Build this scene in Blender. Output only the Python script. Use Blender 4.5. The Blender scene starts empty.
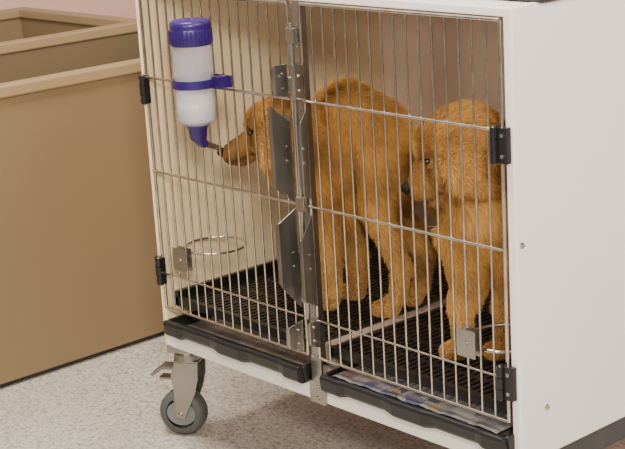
import bpy, math, random
import numpy as np
from mathutils import Vector, Matrix
random.seed(4); rng=np.random.default_rng(7)
D=bpy.data; COL=bpy.context.scene.collection

# ------------------------------------------------------------ camera
a,b,c=np.radians([-49.0765,15.3501,-3.4469])
f=np.array([np.sin(a)*np.cos(b),np.cos(a)*np.cos(b),-np.sin(b)])
r=np.array([np.cos(a),-np.sin(a),0]); u=np.cross(r,f)
r,u=r*np.cos(c)+u*np.sin(c),-r*np.sin(c)+u*np.cos(c)
cam=D.cameras.new("camera"); co=D.objects.new("camera",cam); COL.objects.link(co)
M=Matrix.Identity(4)
for i in range(3): M[i][0]=r[i]; M[i][1]=u[i]; M[i][2]=-f[i]
M[0][3],M[1][3],M[2][3]=2.2539,-1.572,1.1822
co.matrix_world=M
cam.sensor_width=36; cam.lens=36*1500.2/625; cam.clip_start=.05
bpy.context.scene.camera=co

# ------------------------------------------------------------ materials
def mat(name,col,rough=.5,metal=0,var=0,vscale=20,bump=0,bscale=60,col2=None,trans=0,stretch=None,ior=None,clear=0,spec=None):
    m=D.materials.new(name); m.use_nodes=True; nt=m.node_tree; N=nt.nodes; L=nt.links
    p=N["Principled BSDF"]; p.inputs["Base Color"].default_value=(*col,1)
    p.inputs["Roughness"].default_value=rough; p.inputs["Metallic"].default_value=metal
    if spec is not None: p.inputs["Specular IOR Level"].default_value=spec
    if trans: p.inputs["Transmission Weight"].default_value=trans
    if ior: p.inputs["IOR"].default_value=ior
    tc=N.new("ShaderNodeTexCoord"); mp=N.new("ShaderNodeMapping"); L.new(tc.outputs["Object"],mp.inputs[0])
    if stretch: mp.inputs["Scale"].default_value=stretch
    if var or col2:
        n=N.new("ShaderNodeTexNoise"); n.inputs["Scale"].default_value=vscale; n.inputs["Detail"].default_value=6
        L.new(mp.outputs[0],n.inputs["Vector"])
        cr=N.new("ShaderNodeValToRGB"); cr.color_ramp.elements[0].position=.35; cr.color_ramp.elements[1].position=.65
        c2=col2 or tuple(x*(1-var) for x in col)
        cr.color_ramp.elements[0].color=(*c2,1); cr.color_ramp.elements[1].color=(*col,1)
        L.new(n.outputs["Fac"],cr.inputs[0]); L.new(cr.outputs[0],p.inputs["Base Color"])
    if bump:
        n2=N.new("ShaderNodeTexNoise"); n2.inputs["Scale"].default_value=bscale; n2.inputs["Detail"].default_value=4
        L.new(mp.outputs[0],n2.inputs["Vector"])
        bp=N.new("ShaderNodeBump"); bp.inputs["Strength"].default_value=bump; bp.inputs["Distance"].default_value=.004
        L.new(n2.outputs["Fac"],bp.inputs["Height"]); L.new(bp.outputs[0],p.inputs["Normal"])
    if clear:
        tb=N.new("ShaderNodeBsdfTransparent"); ms=N.new("ShaderNodeMixShader"); ms.inputs[0].default_value=clear
        L.new(p.outputs[0],ms.inputs[1]); L.new(tb.outputs[0],ms.inputs[2]); L.new(ms.outputs[0],N["Material Output"].inputs[0])
    return m
m_white=mat("white_panel",(.88,.84,.805),.45,var=.03,vscale=4)
m_cream=mat("cream_panel",(.97,.78,.50),.5,var=.04,vscale=4)
m_inner=mat("back_panel",(.80,.60,.49),.6,var=.06,vscale=5)  # same board as the side, interior shade put into its darker pinkish colour
m_div=mat("divider_strip",(.40,.32,.26),.6,var=.06,vscale=5)
m_steel=mat("steel_wire",(.76,.69,.59),.2,1.0,var=.3,vscale=40)
m_plate=mat("steel_plate",(.42,.39,.36),.26,.9,var=.2,vscale=14)
m_fin=mat("dark_steel_plate",(.28,.26,.24),.28,.85,var=.25,vscale=10)
m_black=mat("black_plastic",(.012,.012,.013),.3)
m_grid=mat("black_grid",(.014,.013,.013),.35)
m_traybase=mat("tray_inside",(.20,.15,.12),.6,var=.5,vscale=25)
m_purple=mat("purple_plastic",(.026,.009,.115),.32)
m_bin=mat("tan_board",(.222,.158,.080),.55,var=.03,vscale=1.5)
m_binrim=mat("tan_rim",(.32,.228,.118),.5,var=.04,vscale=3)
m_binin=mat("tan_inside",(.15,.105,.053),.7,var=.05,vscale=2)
m_wall=mat("pink_wall",(.82,.56,.48),.8,var=.05,vscale=2)
m_ruber=mat("grey_rubber",(.085,.085,.087),.6,var=.1)
m_hub=mat("grey_hub",(.17,.17,.175),.5)
m_nose=mat("black_nose",(.008,.006,.005),.6,bump=.2,bscale=300,spec=.25)
m_eye=mat("dark_eye",(.010,.005,.003),.25)
m_body=mat("dog_skin",(.32,.155,.045),.95,var=.35,vscale=28,bump=.4,bscale=150,spec=.05)  # skin colour darkened to put shaded depth beneath the fur
m_dark=mat("dark_mat",(.03,.03,.032),.7,var=.3)
m_frame=mat("grey_base_frame",(.06,.058,.058),.6,var=.15)

m_floor=mat("speckled_concrete",(.44,.40,.34),.55,bump=.02,bscale=90)
nt=m_floor.node_tree; N=nt.nodes; L=nt.links; p=N["Principled BSDF"]; tc=N["Texture Coordinate"]
n1=N.new("ShaderNodeTexNoise"); n1.inputs["Scale"].default_value=165; n1.inputs["Detail"].default_value=3
n3=N.new("ShaderNodeTexNoise"); n3.inputs["Scale"].default_value=5; n3.inputs["Detail"].default_value=6
c1=N.new("ShaderNodeValToRGB"); e=c1.color_ramp.elements; e[0].position=.34; e[0].color=(.25,.225,.185,1); e[1].position=.62; e[1].color=(.58,.535,.465,1)
x=c1.color_ramp.elements.new(.47); x.color=(.45,.412,.355,1)
c3=N.new("ShaderNodeValToRGB"); e=c3.color_ramp.elements; e[0].position=.3; e[0].color=(.86,.84,.83,1); e[1].position=.7; e[1].color=(1,1,1,1)
mx=N.new("ShaderNodeMixRGB"); mx.blend_type='MULTIPLY'; mx.inputs[0].default_value=1
for n in (n1,n3): L.new(tc.outputs["Object"],n.inputs["Vector"])
L.new(n1.outputs["Fac"],c1.inputs[0]); L.new(n3.outputs["Fac"],c3.inputs[0]); L.new(c1.outputs[0],mx.inputs[1]); L.new(c3.outputs[0],mx.inputs[2]); L.new(mx.outputs[0],p.inputs["Base Color"])

m_bottle=mat("milky_bottle",(.60,.60,.65),.15,var=.05,vscale=10,clear=.60)
m_water=mat("water",(.84,.83,.82),.2,var=.04,vscale=8,clear=.22)
m_news=mat("newsprint",(.42,.40,.38),.8,var=.4,vscale=60)
nt=m_news.node_tree; N=nt.nodes; L=nt.links
vn=N.new("ShaderNodeTexVoronoi"); vn.inputs["Scale"].default_value=44; vn.distance='CHEBYCHEV'
L.new(N["Texture Coordinate"].outputs["Object"],vn.inputs["Vector"])
cr=N.new("ShaderNodeValToRGB"); cr.color_ramp.interpolation='CONSTANT'; e=cr.color_ramp.elements
e[0].position=0; e[0].color=(.28,.26,.24,1); e[1].position=.34; e[1].color=(.15,.14,.15,1)
for ps,cc in ((.52,(.11,.10,.18,1)),(.62,(.21,.20,.19,1)),(.82,(.30,.22,.12,1)),(.88,(.06,.06,.07,1)),(.95,(.20,.11,.09,1))):
    q=e.new(ps); q.color=cc
sp=N.new("ShaderNodeSeparateColor"); L.new(vn.outputs["Color"],sp.inputs[0]); L.new(sp.outputs[0],cr.inputs[0])
nn_=N.new("ShaderNodeTexNoise"); nn_.inputs["Scale"].default_value=450; L.new(N["Texture Coordinate"].outputs["Object"],nn_.inputs["Vector"])
mm=N.new("ShaderNodeMixRGB"); mm.blend_type='MULTIPLY'; mm.inputs[0].default_value=.7; L.new(cr.outputs[0],mm.inputs[1]); L.new(nn_.outputs["Fac"],mm.inputs[2])
L.new(mm.outputs[0],N["Principled BSDF"].inputs["Base Color"])
m_fur=D.materials.new("golden_fur"); m_fur.use_nodes=True; nt=m_fur.node_tree; N=nt.nodes; L=nt.links
p=N["Principled BSDF"]; p.inputs["Roughness"].default_value=.5; p.inputs["Specular IOR Level"].default_value=.35
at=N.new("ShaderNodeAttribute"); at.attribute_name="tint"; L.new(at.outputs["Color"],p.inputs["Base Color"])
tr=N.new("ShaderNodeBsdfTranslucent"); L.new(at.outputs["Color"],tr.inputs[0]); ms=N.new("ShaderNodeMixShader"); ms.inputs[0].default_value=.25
L.new(p.outputs[0],ms.inputs[1]); L.new(tr.outputs[0],ms.inputs[2]); L.new(ms.outputs[0],N["Material Output"].inputs[0])

# ------------------------------------------------------------ mesh builder
class MB:
    def __init__(s): s.v=[]; s.f=[]; s.m=[]; s.sm=[]
    def add(s,vs,fs,mi=0,smooth=False):
        o=len(s.v); s.v+= [tuple(v) for v in vs]
        for q in fs: s.f.append([o+i for i in q]); s.m.append(mi); s.sm.append(smooth)
    def box(s,x0,x1,y0,y1,z0,z1,mi=0):
        vs=[Vector((x,y,z)) for x in (x0,x1) for y in (y0,y1) for z in (z0,z1)]
        s.add(vs,[(0,1,3,2),(4,6,7,5),(0,4,5,1),(2,3,7,6),(0,2,6,4),(1,5,7,3)],mi)
    def prism(s,poly,axis,h,mi=0):
        h=Vector(axis)*h; n=len(poly); vs=[Vector(q) for q in poly]+[Vector(q)+h for q in poly]
        fs=[tuple(range(n))[::-1],tuple(range(n,2*n))]+[(i,(i+1)%n,(i+1)%n+n,i+n) for i in range(n)]
        s.add(vs,fs,mi)
    def tube(s,pts,rad,n=8,mi=0,closed=False,caps=True):
        pts=[Vector(q) for q in pts]; k=len(pts)
        if not hasattr(rad,'__len__'): rad=[rad]*k
        vs=[];prev=None
        for i,q in enumerate(pts):
            if closed: t=pts[(i+1)%k]-pts[i-1]
            else: t=pts[min(i+1,k-1)]-pts[max(i-1,0)]
            t.normalize()
            if prev is None:
                ax=Vector((0,0,1)) if abs(t.z)<.9 else Vector((1,0,0))
                A=t.cross(ax).normalized()
            else: A=(prev-t*prev.dot(t)).normalized()
            prev=A; B=t.cross(A)
            for j in range(n):
                w=2*math.pi*j/n; vs.append(q+(A*math.cos(w)+B*math.sin(w))*rad[i])
        fs=[]
        for i in range(k if closed else k-1):
            for j in range(n):
                i2=(i+1)%k; fs.append((i*n+j,i*n+(j+1)%n,i2*n+(j+1)%n,i2*n+j))
        s.add(vs,fs,mi,True)
        if not closed and caps:
            s.add(vs[:n],[tuple(range(n))[::-1]],mi); s.add(vs[-n:],[tuple(range(n))],mi)
    def ell(s,c,rad,R=None,mi=0,n=20,k=12):
        c=Vector(c); vs=[];fs=[]
        if not hasattr(rad,'__len__'): rad=(rad,)*3
        for i in range(k+1):
            th=math.pi*i/k
            for j in range(n):
                ph=2*math.pi*j/n; v=Vector((math.sin(th)*math.cos(ph)*rad[0],math.sin(th)*math.sin(ph)*rad[1],math.cos(th)*rad[2]))
                if R is not None: v=R@v
                vs.append(c+v)
        for i in range(k):
            for j in range(n): fs.append((i*n+j,(i+1)*n+j,(i+1)*n+(j+1)%n,i*n+(j+1)%n))
        s.add(vs,fs,mi,True)
    def obj(s,name,mats,parent=None,bevel=0,label=None,kind=None):
        me=D.meshes.new(name); me.from_pydata(s.v,[],s.f); 
        for m in (mats if isinstance(mats,(list,tuple)) else [mats]): me.materials.append(m)
        me.polygons.foreach_set("material_index",s.m); me.polygons.foreach_set("use_smooth",s.sm)
        o=D.objects.new(name,me); COL.objects.link(o)
        cs=np.array(s.v); ctr=Vector(((cs.min(0)+cs.max(0))/2).tolist())
        me.transform(Matrix.Translation(-ctr)); o.location=ctr; me.update()
        if bevel:
            b=o.modifiers.new("bevel","BEVEL"); b.width=bevel; b.segments=2; b.limit_method='ANGLE'
        if parent: adopt(o,parent)
        if label: o["label"]=label
        if kind: o["kind"]=kind
        return o
def wpos(o): return Vector(o.location) if o.parent is None else Vector(o.location)+wpos(o.parent)
def adopt(o,par):
    w=Vector(o.location); o.parent=par; o.location=w-wpos(par)
def empty(name,loc,label,cat,group=None):
    e=D.objects.new(name,None); e.empty_display_size=.05; COL.objects.link(e); e.location=loc
    e["label"]=label; e["category"]=cat
    if group: e["group"]=group
    return e

# ------------------------------------------------------------ setting
ZF=.015
def struct(name,box,m):
    q=MB(); q.box(*box); o=q.obj(name,m); o["kind"]="structure"; o["label"]=name.replace("_"," "); return o
struct("floor",(-2.6,3.2,-3,1.9,-.05,ZF),m_floor)
struct("wall_left",(-2.65,-2.6,-3,1.9,-.05,2.6),m_wall)
struct("wall_back",(-2.6,3.2,1.9,1.95,-.05,2.6),m_wall)

# ------------------------------------------------------------ storage bin
X0,X1,Y0,Y1,ZT=-.507,-1.70,-1.15,.76,.670
bn=empty("storage_bin",(-1.13,-.2,ZF),"large open-topped tan storage bin with divided compartments beside the cage","storage bin")
t=.022; rh=.026
q=MB()
q.box(X0-t,X0,Y0,Y1,ZF+.012,ZT-rh); q.box(X1,X1+t,Y0,Y1,ZF+.012,ZT-rh)
q.box(X1+t,X0-t,Y0,Y0+t,ZF+.012,ZT-rh); q.box(X1+t,X0-t,Y1-t,Y1,ZF+.012,ZT-rh)
q.box(X1+t,X0-t,Y0+t,Y1-t,ZF+.012,ZF+.03)
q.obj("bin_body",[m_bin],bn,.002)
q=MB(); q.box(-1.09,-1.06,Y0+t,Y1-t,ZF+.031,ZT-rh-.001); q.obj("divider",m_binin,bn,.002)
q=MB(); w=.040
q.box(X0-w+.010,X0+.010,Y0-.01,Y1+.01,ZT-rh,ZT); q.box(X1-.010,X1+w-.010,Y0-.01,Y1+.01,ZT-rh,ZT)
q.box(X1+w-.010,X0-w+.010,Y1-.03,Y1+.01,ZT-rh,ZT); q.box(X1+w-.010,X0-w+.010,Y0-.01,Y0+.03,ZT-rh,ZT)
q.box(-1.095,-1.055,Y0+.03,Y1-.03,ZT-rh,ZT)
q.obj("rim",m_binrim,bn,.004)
q=MB(); q.box(X1+.03,X0-.012,Y0+.03,Y1-.03,ZF,ZF+.012); q.obj("plinth",m_dark,bn)

# ------------------------------------------------------------ cage
W_,G=.4163,.0306; z1,z2,z3,z4=.29,.5577,.7341,.89
XL=.010; XR=2*W_+G+.004; DP=.60; ZR=.208; ZTOP=.908
cage=empty("pet_cage",(.43,.3,ZF),"white two-door kennel cage with steel wire doors on casters","animal cage")
def part(q,name,m,**k): return q.obj(name,m,cage,**k)
pl,pr_=-.010,.004
q=MB(); q.box(pl,pr_,-.004,DP,ZR,ZTOP); part(q,"side_panel",m_cream,bevel=.003)
q=MB(); q.box(XR+.006,XR+.022,-.006,DP+.14,.222,ZTOP); part(q,"side_panel",m_white,bevel=.003)
q=MB(); q.box(XR-.03,XR+.015,.03,DP+.14,.180,.221); part(q,"base_frame",m_frame,bevel=.003)
q=MB(); q.box(pr_,XR+.006,DP-.0,DP+.012,ZR,ZTOP-.011); part(q,"back_panel",m_inner)
q=MB(); q.box(pr_,XR+.006,.013,DP+.0,ZTOP-.010,ZTOP-.001); part(q,"top_panel",m_white)
q=MB(); q.box(-.03,XR+.032,.05,DP+.14,ZTOP,ZTOP+.03); part(q,"top_mat",m_dark,bevel=.004)
q=MB(); q.box(pr_,XR+.006,-.003,.012,ZR,.240); part(q,"front_rail",m_white,bevel=.002)
q=MB(); q.box(pr_,XR+.006,-.004,.012,.894,ZTOP-.001); part(q,"top_rail",m_white,bevel=.002)
q=MB(); q.box(pr_+.004,XR-.031,.014,DP-.004,ZR,ZR+.01); part(q,"base_board",m_dark)
xc0,xc1=W_+.003,W_+G-.003
q=MB(); q.box(xc0,xc1,-.003,.010,.275,.893); q.box(W_+.008,W_+.034,-.008,-.0035,.245,.29); q.box(W_+.001,W_+.040,-.0085,-.0035,ZR-.002,.246)
for zz in (.216,.236): q.tube([(W_+.021,-.0112,zz),(W_+.021,-.008,zz)],.0035,10)
for i in range(14): q.tube([((xc0+xc1)/2,-.0042,.40+i*.035),((xc0+xc1)/2,-.002,.40+i*.035)],.0022,8)
part(q,"centre_post",m_plate,bevel=.0008)
for (y,z) in ((.006,.565),(.055,.30)):
    q=MB(); q.tube([(XR+.021,y,z),(XR+.0245,y,z)],[.006,.004],12); part(q,"screw",m_steel)
def door(xa,xb,hingeleft):
    q=MB(); R_=.0030
    q.tube([(xa,-.006,z1),(xb,-.006,z1)],R_,10); q.tube([(xb,-.006,z1),(xb,-.006,z4)],R_,10)
    q.tube([(xa,-.006,z4),(xa,-.006,z1)],R_,10)
    q.tube([(xa-.0,-.006,z4),(xb,-.006,z4)],R_,10)
    d=q.obj("door",m_steel,cage,label="steel wire cage door")
    q=MB(); n=16
    for i in range(1,n):
        x=xa+(xb-xa)*i/n; q.tube([(x,-.006,z1+.002),(x,-.006,z4-.002)],.0019,8)
    for z in (z2,z3): q.tube([(xa,-.0095,z),(xb,-.0095,z)],.0025,8)
    q.tube([(xa,-.0095,z1+.07),(xb,-.0095,z1+.07)],.0018,8)
    q.obj("wire_grid",m_steel,d)
    hx=xa-.001 if hingeleft else xb+.003
    for z in ((z3-.022,z1+.075) if hingeleft else (z3-.020,z1+.065)):
        q=MB(); w=.010 if hingeleft else .014; h=.026; sg=-1 if hingeleft else 1
        q.box(hx-w,hx+w,-.017,-.0062,z-h,z+h)
        for zz0,zz1 in ((z-h,z-h*.38),(z-h*.33,z+h*.33),(z+h*.38,z+h)): q.tube([(hx-w*.55*sg,-.0185,zz0),(hx-w*.55*sg,-.0185,zz1)],.0058,12)
        q.tube([(hx-w*.55*sg,-.0185,z-h-.002),(hx-w*.55*sg,-.0185,z+h+.002)],.0025,10,1)
        for s in(-1,1): q.tube([(hx+w*.45*sg,-.0185,z+s*.015),(hx+w*.45*sg,-.0165,z+s*.015)],.0032,10,1)
        q.obj("hinge",[m_black,m_plate],d,.0012,label="black plastic hinge with steel pin")
    return d
dL=door(XL,W_,True); dR=door(W_+G,XR,False)
def fin(x,pts,par,th=.0022,m=None):
    q=MB(); q.prism([(x,y,z) for y,z in pts],(1,0,0),th)
    zs=[p_[1] for p_ in pts]
    q.box(x-.012,x+th,-.0125,-.0105,min(zs)+.02,max(zs)-.02)
    (ya,za),(yb,zb_)=pts[1],pts[2]
    q.prism([(x,ya,za),(x-.009,ya+.002,za-.006),(x-.009,yb+.002,zb_+.006),(x,yb,zb_)],(0,1,0),.0018)
    zm=(min(zs)+max(zs))/2
    for zz in (zm-.012,zm+.012): q.tube([(x-.002,-.020,zz),(x+th+.003,-.020,zz)],.003,10)
    q.obj("latch_plate",m or m_fin,par,.0006,label="bent stainless latch plate")
xl=W_-.006
fin(xl,[(-.010,.695),(-.050,.728),(-.050,.590),(-.010,.560)],dL)
fin(xl,[(-.010,.550),(-.050,.530),(-.050,.420),(-.010,.375)],dL)
fin(xl,[(-.010,.352),(-.042,.347),(-.042,.308),(-.010,.297)],dL,m=m_plate)
fin(xl,[(-.010,.792),(-.036,.792),(-.036,.742),(-.010,.737)],dL)
xq=W_+G+.004
fin(xq,[(-.010,.795),(-.030,.795),(-.030,.740),(-.010,.735)],dR,m=m_plate)
fin(xq,[(-.010,.72),(-.024,.70),(-.024,.58),(-.010,.57)],dR,m=m_plate)
fin(xq,[(-.010,.545),(-.036,.505),(-.036,.400),(-.010,.385)],dR)
fin(xq,[(-.010,.365),(-.030,.36),(-.030,.32),(-.010,.312)],dR,m=m_plate)
q=MB(); q.tube([(W_+G/2,-.014,.36),(W_+G/2,-.014,.86)],.004,10)
for z in (.40,.56,.76,.84): q.box(xc0+.002,xc1-.002,-.018,-.006,z-.012,z+.012)
part(q,"latch_rod",m_plate,bevel=.0008)
def ring(x,z,par,R_=.058,th=.0022,dz=.012):
    q=MB(); n=40
    q.tube([(x+.01+R_*math.cos(2*math.pi*i/n),.008+R_+R_*math.sin(2*math.pi*i/n),z+dz) for i in range(n)],th,8,closed=True)
    q.obj("bowl_ring",m_steel,par,label="round steel bowl holder ring")
    q=MB(); q.box(x-.019,x+.019,-.0125,-.011,z-.022,z+.022); q.box(x-.019,x+.019,.002,.0035,z-.022,z+.022)
    q.tube([(x,-.014,z),(x,.004,z)],.004,10); q.tube([(x+.006,.003,z+dz),(x+.008,.010,z+dz)],.003,8)
    q.obj("ring_clamp",m_plate,par,.0006)
ring(.072,.396,dL); ring(.790,.398,dR,.062,.0032,-.012)

def tray(xa,xb):
    q=MB(); zb,zt=.2420,.274
    q.box(xa,xb,-.012,DP-.04,zb+.004,zb+.009,1)
    st=[0,.10,.14,.20,.36,.42,.58,.64,.80,.86,.90,1.0]; low=[0,0,.007,.007,.007,0,0,.007,.007,.007,0,0]; low=[l*.8 for l in low]
    rows=[]
    for s_,l in zip(st,low):
        xx=xa+.003+(xb-xa-.006)*s_; o_=.003 if l==0 else 0
        prof=[(-.006,zt-.007),(-.019,zt-.007),(-.0215,zt-.001),(-.0250-o_,zt),(-.0290-o_,zt-.002),(-.0300-o_,zt-.007),(-.0280-o_,zb+.005+l),(-.023,zb-.001+l),(-.012,zb-.002+l*.5),(-.004,zb),(-.004,zb+.008),(-.006,zb+.010)]
        rows.append([(xx,y,z) for y,z in prof])
    n=len(rows[0]); vs=[v for rw in rows for v in rw]; fs=[]
    for i in range(len(rows)-1):
        for j in range(n): fs.append((i*n+j,i*n+(j+1)%n,(i+1)*n+(j+1)%n,(i+1)*n+j))
    fs.append(tuple(range(n))[::-1]); fs.append(tuple(range((len(rows)-1)*n,len(rows)*n)))
    q.add(vs,fs)
    for xx in (xa,xb-.006): q.prism([(xx,-.022,zt-.004),(xx,-.018,zt-.001),(xx,DP-.04,zt-.001),(xx,DP-.04,zb+.004),(xx,-.016,zb+.002)],(1,0,0),.006)
    return q.obj("drip_tray",[m_black,m_traybase],cage,.0012,label="black plastic slide-out drip tray")
tray(XL+.018,W_+.002); tray(W_+G+.022,XR+.010)
def grid(xa,xb,left):
    q=MB(); ya,yb=.018,DP-.015; zt=.300
    ha,hb=(.016,.002) if left else (.002,.016)
    q.box(xa,xb,ya,ya+.010,zt-.012,zt+.004); q.box(xa,xb,yb-.012,yb,zt-.014,zt+.016)
    q.box(xa,xa+.010,ya,yb,zt-.014,zt+ha); q.box(xb-.010,xb,ya,yb,zt-.014,zt+hb)
    n=30
    for i in range(1,n): 
        x=xa+.008+(xb-xa-.016)*i/n; q.box(x-.0030,x+.0030,ya+.01,yb-.01,zt-.006,zt)
    for j in range(1,9):
        y=ya+(yb-ya)*j/9; q.box(xa+.01,xb-.01,y-.004,y+.004,zt-.007,zt-.0005)
    return q.obj("floor_grid",m_grid,cage,label="black slotted plastic floor grid")
grid(.006,W_+.004,True); grid(W_+G-.004,XR-.002,False)
q=MB(); q.box(W_+.006,W_+G-.006,.016,DP-.016,ZR+.0105,.304); part(q,"grid_divider",m_div,bevel=.002)
def caster(x,y,yaw):
    ce=D.objects.new("caster",None); ce.empty_display_size=.03; COL.objects.link(ce); ce.location=(x,y,ZF); adopt(ce,cage)
    R_=Matrix.Rotation(yaw,3,'Z'); o=Vector((x,y,0)); k=(ZR-ZF)/.232
    def T(q): q.v=[tuple(o+R_@Vector((v[0],v[1],0))+Vector((0,0,ZF+v[2]*k))) for v in q.v]; return q
    wx,wr,wz=-.018,.047,.047/k
    q=MB(); prof=[(-.018,.031),(-.017,.040),(-.011,.0465),(.011,.0465),(.017,.040),(.018,.031)]
    n=36; vs=[];fs=[]
    for (yy,rr) in prof:
        for j in range(n): w=2*math.pi*j/n; vs.append((wx+rr*math.cos(w),yy,wz+rr*math.sin(w)/k))
    for i in range(len(prof)-1):
        for j in range(n): fs.append((i*n+j,i*n+(j+1)%n,(i+1)*n+(j+1)%n,(i+1)*n+j))
    q.add(vs,fs,0,True)
    q.tube([(wx,-.016,wz),(wx,.016,wz)],.030,28,1); q.tube([(wx,-.0195,wz),(wx,.0195,wz)],[.011,.011],16,1)
    T(q).obj("wheel",[m_ruber,m_hub],ce)
    q=MB()
    for s in (-1,1):
        y0=s*.021; th=.003*s
        q.prism([(wx-.010,y0,wz-.008),(wx+.010,y0,wz-.010),(.018,y0,.112),(.026,y0,.148),(.028,y0,.190),(-.020,y0,.190),(-.030,y0,.155),(-.026,y0,.11)],(0,1,0),th)
    q.box(-.022,.028,-.024,.024,.186,.192); q.tube([(wx,-.028,wz),(wx,.028,wz)],.006,12)
    q.tube([(0,0,.19),(0,0,.206)],[.028,.026],20); q.tube([(0,0,.20),(0,0,.22)],.022,14); q.box(-.030,.030,-.030,.030,.214,.2315)
    T(q).obj("fork",m_plate,ce,.001)
    q=MB()
    q.prism([(-.078,-.015,.150),(-.072,-.015,.146),(-.050,-.015,.164),(-.018,-.015,.166),(-.018,-.015,.173),(-.054,-.015,.172)],(0,1,0),.030)
    q.box(-.060,-.020,-.011,.011,.138,.144); q.tube([(-.02,-.022,.155),(-.02,.022,.155)],.005,10)
    T(q).obj("brake_lever",m_fin,ce,.001,label="bent steel brake lever")
for (x,y,w) in ((.006,.036,.55),(.835,.045,.5),(.026,.55,.7),(.835,.55,.9)): caster(x,y,w)

# ------------------------------------------------------------ newspaper in tray
q=MB(); vs=[];fs=[];k=40; nx=W_+G+.035
for i in range(k+1):
    x=nx+(XR-.02-nx)*i/k; wv=.0010*math.sin(i*.9)+.0006*math.sin(i*2.3)
    for y in (-.0130,-.009,-.003,.005,.014,.03,.06,.10): vs.append((x,y,.2695+wv*(1+(y+.02)*4)))
for i in range(k):
    for j in range(7): fs.append((i*8+j,i*8+j+1,(i+1)*8+j+1,(i+1)*8+j))
q.add(vs,fs,0,True)
o=q.obj("newspaper",m_news); o["label"]="printed newspaper lining the drip tray under the puppies"; o["category"]="newspaper"

# ------------------------------------------------------------ water bottle
by=-.053
wb=empty("water_bottle",(.215,by,.65),"milky plastic pet water bottle with purple caps on the door","water bottle")
tx=lambda z: .2165+(z-.65)*.005
def lathe(prof,n=32,mi=0,q=None,s=1.07):
    q=q or MB(); vs=[];fs=[]
    for z,rr in prof:
        for j in range(n): w=2*math.pi*j/n; vs.append((tx(z)+rr*s*math.cos(w),by+rr*s*math.sin(w),z))
    for i in range(len(prof)-1):
        for j in range(n): fs.append((i*n+j,i*n+(j+1)%n,(i+1)*n+(j+1)%n,(i+1)*n+j))
    fs.append(tuple(range(n))[::-1]); fs.append(tuple(range((len(prof)-1)*n,len(prof)*n)))
    q.add(vs,fs,mi,True); return q
lathe([(.676,.020),(.680,.028),(.688,.0322),(.738,.0325),(.752,.0312),(.764,.0325),(.800,.0325),(.814,.031),(.820,.030)]).obj("bottle_body",m_bottle,wb,label="milky translucent bottle")
lathe([(.679,.019),(.684,.026),(.690,.0305),(.732,.0305),(.7321,.0300)]).obj("water",m_water,wb)
q=lathe([(.815,.0325),(.817,.0335),(.842,.0335),(.845,.0325),(.848,.0335),(.855,.032),(.857,.029)])
for j in range(30):
    w=2*math.pi*j/30; x=tx(.83)+.0361*math.cos(w); y=by+.0361*math.sin(w); q.tube([(x,y,.819),(x,y,.841)],.0013,5)
q.obj("screw_cap",m_purple,wb,label="ribbed purple screw cap")
lathe([(.648,.009),(.651,.013),(.672,.016),(.676,.021),(.680,.021)]).obj("nozzle_cap",m_purple,wb,label="purple nozzle cap")
q=MB(); z=.750; n=40
vs=[];fs=[]
for j in range(n):
    w=2*math.pi*j/n
    for rr,hz in ((.0352,-.0072),(.038,-.0072),(.038,.0072),(.0352,.0072)): vs.append((tx(z)+rr*math.cos(w),by+rr*math.sin(w),z+hz))
for j in range(n):
    for k_ in range(4): fs.append((j*4+k_,((j+1)%n)*4+k_,((j+1)%n)*4+(k_+1)%4,j*4+(k_+1)%4))
q.add(vs,fs)
q.box(tx(z)+.028,tx(z)+.048,by+.014,by+.038,z-.010,z+.010); q.box(tx(z)-.02,tx(z)+.052,-.017,-.0125,z-.010,z+.010)
q.obj("holder_band",m_purple,wb,label="purple clip-on holder band")
x=tx(.65)
q=MB(); q.tube([(x,by,.655),(x,by+.004,.646),(x-.002,by+.014,.640)],[.011,.0095,.008],14); q.obj("spout_elbow",m_purple,wb,label="bent purple spout elbow")
q=MB()
q.tube([(x-.002,by+.013,.6405),(x-.008,by+.038,.630),(.202,.003,.6215)],[.0058,.0055,.0045],12)
q.obj("drinking_tube",m_plate,wb,label="short steel drinking tube")

# ------------------------------------------------------------ puppies
def cone(q,p1,r1,p2,r2,k=10):
    p1=Vector(p1);p2=Vector(p2)
    for i in range(k+1):
        t=i/k; q.ell(p1.lerp(p2,t),r1+(r2-r1)*t,n=16,k=10)
def chain(q,pts,k=7):
    for i in range(len(pts)-1): cone(q,pts[i][0],pts[i][1],pts[i+1][0],pts[i+1][1],k)
def frame(fwd,up=(0,0,1)):
    F=Vector(fwd).normalized(); S=Vector(up).cross(F).normalized(); U=F.cross(S)
    return Matrix((F,S,U)).transposed()
def remeshed(q,vox=.0032):
    me=D.meshes.new("tmp"); me.from_pydata(q.v,[],q.f); o=D.objects.new("tmp",me); COL.objects.link(o)
    rm=o.modifiers.new("r","REMESH"); rm.mode='VOXEL'; rm.voxel_size=vox
    sm=o.modifiers.new("s","SMOOTH"); sm.iterations=6; sm.factor=.5
    dg=bpy.context.evaluated_depsgraph_get(); dg.update()
    ev=o.evaluated_get(dg); out=D.meshes.new_from_object(ev); D.objects.remove(o); D.meshes.remove(me)
    return out
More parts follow.
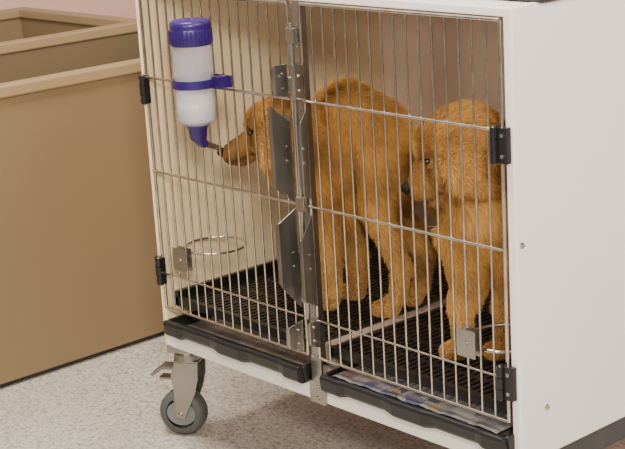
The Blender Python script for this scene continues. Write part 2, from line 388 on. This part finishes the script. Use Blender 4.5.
def fur(me,count,lenf,dirf,colf,seed):
    g=np.random.default_rng(seed)
    me.calc_loop_triangles(); nt=len(me.loop_triangles)
    tri=np.empty(nt*3,int); me.loop_triangles.foreach_get("vertices",tri); tri=tri.reshape(-1,3)
    co_=np.empty(len(me.vertices)*3); me.vertices.foreach_get("co",co_); co_=co_.reshape(-1,3)
    A,B,C_=co_[tri[:,0]],co_[tri[:,1]],co_[tri[:,2]]
    nn=np.cross(B-A,C_-A); ar=np.linalg.norm(nn,axis=1); nn/=np.maximum(ar,1e-12)[:,None]
    ix=g.choice(nt,count,p=ar/ar.sum()); s=np.sqrt(g.random(count))[:,None]; t_=g.random(count)[:,None]
    P=A[ix]*(1-s)+B[ix]*s*(1-t_)+C_[ix]*s*t_; Nn=nn[ix]
    Q=(P+.004*np.sin(P[:,[1,2,0]]*420)+g.normal(0,.0018,P.shape))*np.array([1/.008,1/.008,1/.022])
    cell=np.floor(Q).astype(np.int64); h=(cell[:,0]*73856093)^(cell[:,1]*19349663)^(cell[:,2]*83492791)
    tab=g.normal(0,1,(4096,3)); tb=g.uniform(-1,1,4096); h=np.mod(h,4096)
    tuft=tab[h]*.05; tbr=tb[h]
    fl=np.stack([np.sin(P@w*1.0+ph) for w,ph in (((37,21,50),0),((51,-30,20),1),((-20,47,33),2))],1)*.06
    fl2=g.normal(0,.12,(count,3))
    L0=lenf(P)[:,None]
    d=Nn*.40+dirf(P)+(fl+tuft)*np.clip(L0/.012,.2,1)+fl2
    dn=(d*Nn).sum(1,keepdims=True); d=d+Nn*np.maximum(0,.27-dn); d/=np.linalg.norm(d,axis=1)[:,None]
    Ln=L0*g.uniform(.5,1.4,(count,1))
    sd=np.cross(d,Nn+g.normal(0,.4,(count,3))); sd/=np.maximum(np.linalg.norm(sd,axis=1),1e-6)[:,None]
    w=.00040
    base=P-Nn*.001; mid=base+d*Ln*.55+Nn*Ln*.04; d2=d+np.array([0,0,-.15]); d2/=np.linalg.norm(d2,axis=1)[:,None]; tip=mid+d2*Ln*.45
    V=np.stack([base-sd*w,base+sd*w,mid+sd*w*.8,mid-sd*w*.8,tip],1).reshape(-1,3)
    F=[]
    for k in range(0,count*5,5): F.append((k,k+1,k+2,k+3)); F.append((k+3,k+2,k+4))
    m=D.meshes.new("fur"); m.from_pydata(V.tolist(),[],F)
    colr=colf(P,Nn)*g.uniform(.72,1.28,(count,1))*(1+.10*tbr[:,None])
    cc=np.repeat(colr,5,axis=0); cc[4::5]*=1.5; cc[0::5]*=.5; cc[1::5]*=.5  # bright tips and dark roots paint highlight and depth into each blade
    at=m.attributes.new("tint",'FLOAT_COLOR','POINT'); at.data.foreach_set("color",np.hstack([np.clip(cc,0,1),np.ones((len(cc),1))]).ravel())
    m.materials.append(m_fur); return m
def puppy(spec):
    q=MB()
    for ch in spec['chains']: chain(q,ch)
    for pos,fw in spec['paws']:
        Rm=frame(fw); pos=Vector(pos)
        q.ell(pos,(.025,.019,.015),Rm)
        for s in (-1.5,-.5,.5,1.5): q.ell(pos+Rm@Vector((.019-abs(s)*.003,s*.0084,-.002)),(.010,.0052,.0105),Rm,n=10,k=8)
    hc=Vector(spec['head']); Rh=frame(spec['hfwd'],spec.get('hup',(0,0,1))); sc=spec['hs']; ml=spec.get('ml',1); mr=spec.get('mr',1)
    H=lambda x,y,z: hc+Rh@Vector((x,y,z))*sc
    def HE(x,y,z,rad): q.ell(H(x,y,z),tuple(v*sc for v in rad),Rh)
    sq=spec.get('flat',1); el=spec.get('el',1); mz=spec.get('mz',0); hw=spec.get('hw',1)
    HE(-.008,0,.002,(.045,.044*hw,.040)); HE(.006,0,.010*sq,(.036,.039*hw,.029*sq))
    ck=spec.get('cheek',1)
    for s in (-1,1):
        HE(.014,s*.018*ck,-.014,(.025*ck,.022*ck,.022*ck)); HE(.028,s*.016,.014,(.012,.012,.008))
    for i in range(11): t=i/10; HE(.028+.058*t*ml,0,-.010-(.010+mz)*t,(.016*mr,(.0215-.0060*t)*mr,(.0170-.0035*t)*mr))
    for i in range(6): t=i/5; HE(.028+.046*t*ml,0,(-.025-(.001+mz)*t)*mr,(.013,(.015-.004*t)*mr,.008*mr))
    EO=lambda k:.038*hw+.026*math.sin(k*1.9)
    EZ=lambda k:.018-.082*k*el
    for s in (-1,1):
        for t in range(14):
            k=t/13; HE(-.012+.012*math.sin(k*2.2),s*EO(k),EZ(k),(.012+.018*math.sin(math.pi*min(1,.12+k*.88)**.9)+.003,.0050,.010))
    me=remeshed(q)
    e=empty("puppy",spec['base'],spec['label'],"dog","puppies in the cage")
    me.materials.append(m_body); me.polygons.foreach_set("use_smooth",[True]*len(me.polygons))
    ctr=Vector(spec['base']); hcn=np.array(hc)
    nose=np.array(H(.030+.058*ml,0,-.018-mz)); eyes=[np.array(H(.037,s*.026,.004)) for s in (-1,1)]
    earp=np.array([H(-.004,s*EO(k),EZ(k)) for s in (-1,1) for k in (.2,.45,.7,.95)])
    Rn=np.array(Rh)
    def ed(P): return np.min(np.linalg.norm(P[:,None,:]-earp[None],axis=2),axis=1)
    def lenf(P):
        L_=np.full(len(P),.019)
        dn=np.linalg.norm(P-nose,axis=1); dh=np.linalg.norm(P-hcn,axis=1)
        L_=np.where(dh<.070*sc,.0085,L_); L_=np.where(dn<.048*sc*max(ml,.7),.0038,L_)
        L_=np.where(P[:,2]<.50,.013,L_); L_=np.where(P[:,2]<.39,.008,L_); L_=np.where(P[:,2]<.332,.004,L_)
        de=np.minimum(*[np.linalg.norm(P-x,axis=1) for x in eyes]); L_=np.where(de<.012,.0036,L_)
        L_=np.where(ed(P)<.024*sc,.0065,L_)
        return L_
    back=-np.array(Vector(spec['bfwd']).normalized()); hb=-np.array(Vector(spec['hfwd']).normalized())
    def dirf(P):
        dh=np.linalg.norm(P-hcn,axis=1)[:,None]; w=np.clip(1.6-dh/.07,0,1)
        return w*hb*.9+(1-w)*(back*.5+np.array([0,0,-.8]))
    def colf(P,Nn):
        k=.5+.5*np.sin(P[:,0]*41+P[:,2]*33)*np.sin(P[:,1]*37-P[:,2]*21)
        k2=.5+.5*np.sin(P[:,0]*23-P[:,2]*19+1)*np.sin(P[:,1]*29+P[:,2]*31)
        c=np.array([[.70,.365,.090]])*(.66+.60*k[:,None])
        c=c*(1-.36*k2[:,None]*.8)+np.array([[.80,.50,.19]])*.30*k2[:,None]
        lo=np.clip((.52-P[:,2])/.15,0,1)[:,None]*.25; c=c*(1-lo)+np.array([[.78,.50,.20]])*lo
        c=c*(.72+.36*np.clip(Nn[:,2:3]*.5+.5,0,1))  # shading put into the tint: lighter facing up, darker underneath
        loc=(P-hcn)@Rn/sc
        dn=np.linalg.norm(P-nose,axis=1)[:,None]; wd=np.clip(1.5-dn/(.038*sc*max(ml,.75)),0,1)*spec.get('muz',.7)
        c=c*(1-wd)+np.array([[.07,.035,.016]])*wd
        zz=(-.025-(.001+mz)*np.clip((loc[:,0]-.028)/(.046*ml),0,1))*mr+.004
        ml_=(np.abs(loc[:,2]-zz)<.0026)&(loc[:,0]>.032); c=np.where(ml_[:,None],c*.22,c)
        de=np.minimum(*[np.linalg.norm(P-x,axis=1) for x in eyes])[:,None]; we=np.clip(1.3-de/.021,0,1)*.8
        c=c*(1-we)+np.array([[.05,.022,.010]])*we
        wa=np.clip(1.8-ed(P)[:,None]/(.017*sc),0,1)*.42
        return c*(1-wa)+np.array([[.32,.135,.03]])*wa
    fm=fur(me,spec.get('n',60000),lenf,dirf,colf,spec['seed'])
    for m_,nm in ((me,"body"),(fm,"fur")):
        m_.transform(Matrix.Translation(-ctr)); o=D.objects.new(nm,m_); m_.name=nm; COL.objects.link(o); o.location=ctr; adopt(o,e)
        if nm=="fur": o["kind"]="stuff"; o["label"]="shaggy golden coat"
    q=MB(); q.ell(H(.028+.058*ml+.0150*mr,0,-.0145-mz),(.0070*sc,.0090*sc,.0068*sc),Rh); q.obj("nose",m_nose,e,label="black nose")
    es=1.12
    for s in (-1,1):
        q=MB(); q.ell(H(.0364,s*.0245,.0040),(.0072*es,.0074*es,.0030*es),Rh); q.obj("eye",m_eye,e,label="half-closed dark eye")
    return e
def leg_front(sx,sy,sz,px,py,fw,r0=.044):
    fx,fy=fw
    return [((sx,sy,sz),r0),((sx*.6+px*.4-fx*.008,sy*.6+py*.4-fy*.008,sz-.080),r0*.66),((px-fx*.002,py-fy*.002,.385),.0195),((px-fx*.003,py-fy*.003,.340),.0165),((px,py,.318),.017)]
def leg_hind(sx,sy,sz,px,py,fw,r0=.050):
    fx,fy=fw
    return [((sx,sy,sz),r0),((sx+fx*.014,sy+fy*.014,sz-.105),r0*.64),((px-fx*.026,py-fy*.026,.40),.0165),((px-fx*.016,py-fy*.016,.340),.0145),((px,py,.316),.017)]
hf1=(-.68,-.68,-.20)
puppy(dict(label="golden-orange shaggy puppy standing and drinking from the bottle nozzle",seed=3,base=(.33,.21,.30),
 chains=[
  [((.288,.172,.604),.052),((.335,.193,.664),.054),((.386,.214,.642),.051)],
  [((.284,.170,.565),.043),((.30,.18,.60),.042)],
  [((.294,.17,.626),.050),((.275,.135,.644),.043),((.260,.100,.650),.036)],
  [((.405,.25,.62),.020),((.425,.28,.59),.021),((.430,.30,.53),.018),((.427,.31,.48),.010)],
  leg_front(.286,.150,.535,.294,.160,(-.95,-.3),.030), leg_front(.280,.206,.535,.290,.230,(-.95,-.3),.030),
  leg_hind(.404,.195,.60,.410,.197,(-.95,-.3),.036), leg_hind(.390,.258,.60,.396,.272,(-.95,-.3),.036),
 ],
 paws=[((.286,.157,.316),(-.95,-.3,0)),((.282,.228,.316),(-.95,-.3,0)),((.401,.194,.316),(-.95,-.3,0)),((.387,.269,.316),(-.95,-.3,0))],
 head=(.256,.091,.654),hfwd=hf1,hs=1.24,bfwd=(-1,-.3,0),muz=.85,ml=.72,mr=1.16,mz=.004,cheek=1.08,n=280000))
hf2=(-.56,-.70,-.36)
puppy(dict(label="golden-orange shaggy puppy standing near the door with lowered head",seed=5,base=(.72,.25,.30),
 chains=[
  [((.700,.182,.570),.074),((.745,.26,.580),.076),((.760,.37,.570),.070)],
  [((.672,.152,.530),.058),((.72,.22,.525),.056)],
  [((.676,.146,.605),.058),((.676,.148,.540),.060)],
  [((.704,.178,.600),.064),((.694,.158,.635),.060),((.684,.142,.66),.050)],
  [((.77,.42,.59),.028),((.775,.47,.56),.028),((.77,.51,.50),.020),((.765,.53,.46),.012)],
  leg_front(.656,.134,.51,.650,.124,(-.6,-.8),.042), leg_front(.716,.182,.51,.704,.170,(-.6,-.8),.042),
  leg_hind(.715,.36,.54,.70,.37,(-.3,-.9)), leg_hind(.79,.38,.54,.795,.38,(-.3,-.9)),
 ],
 paws=[((.644,.116,.316),(-.6,-.8,0)),((.698,.162,.316),(-.6,-.8,0)),((.695,.36,.316),(-.3,-.9,0)),((.79,.37,.316),(-.3,-.9,0))],
 head=(.662,.118,.664),hfwd=hf2,hs=1.46,bfwd=(-.4,-.9,0),muz=.8,ml=.34,mr=1.34,cheek=1.22,flat=1.0,el=.66,mz=.006,hw=1.08,n=290000))

# ------------------------------------------------------------ lights
def area(name,loc,target,size,power,col):
    l=D.lights.new(name,'AREA'); l.size=size; l.energy=power; l.color=col; o=D.objects.new(name,l); COL.objects.link(o)
    o.location=loc; o.rotation_euler=(Vector(target)-Vector(loc)).to_track_quat('-Z','Y').to_euler(); return o
area("ceiling_light",(.1,-.4,2.5),(.1,.0,.45),.7,80,(1,.94,.86))
area("ceiling_light",(2.6,.2,2.3),(.6,.2,.4),1.2,48,(1,.97,.94))
area("ceiling_light",(-1.2,-1.2,2.7),(-.6,0,0),1.4,10,(1,.93,.84))
area("fill_light",(2.9,-1.9,1.9),(.1,.3,.45),.45,104,(1,.91,.77))  # added warm fill from front right, brightens the inner side wall
area("fill_light",(1.5,-2.7,1.4),(.35,.4,.5),.4,26,(1,.92,.80))  # added low front fill that brightens the cage interior
w=D.worlds.new("world"); bpy.context.scene.world=w; w.use_nodes=True
w.node_tree.nodes["Background"].inputs[0].default_value=(1,.93,.86,1); w.node_tree.nodes["Background"].inputs[1].default_value=.20
print("DONE")
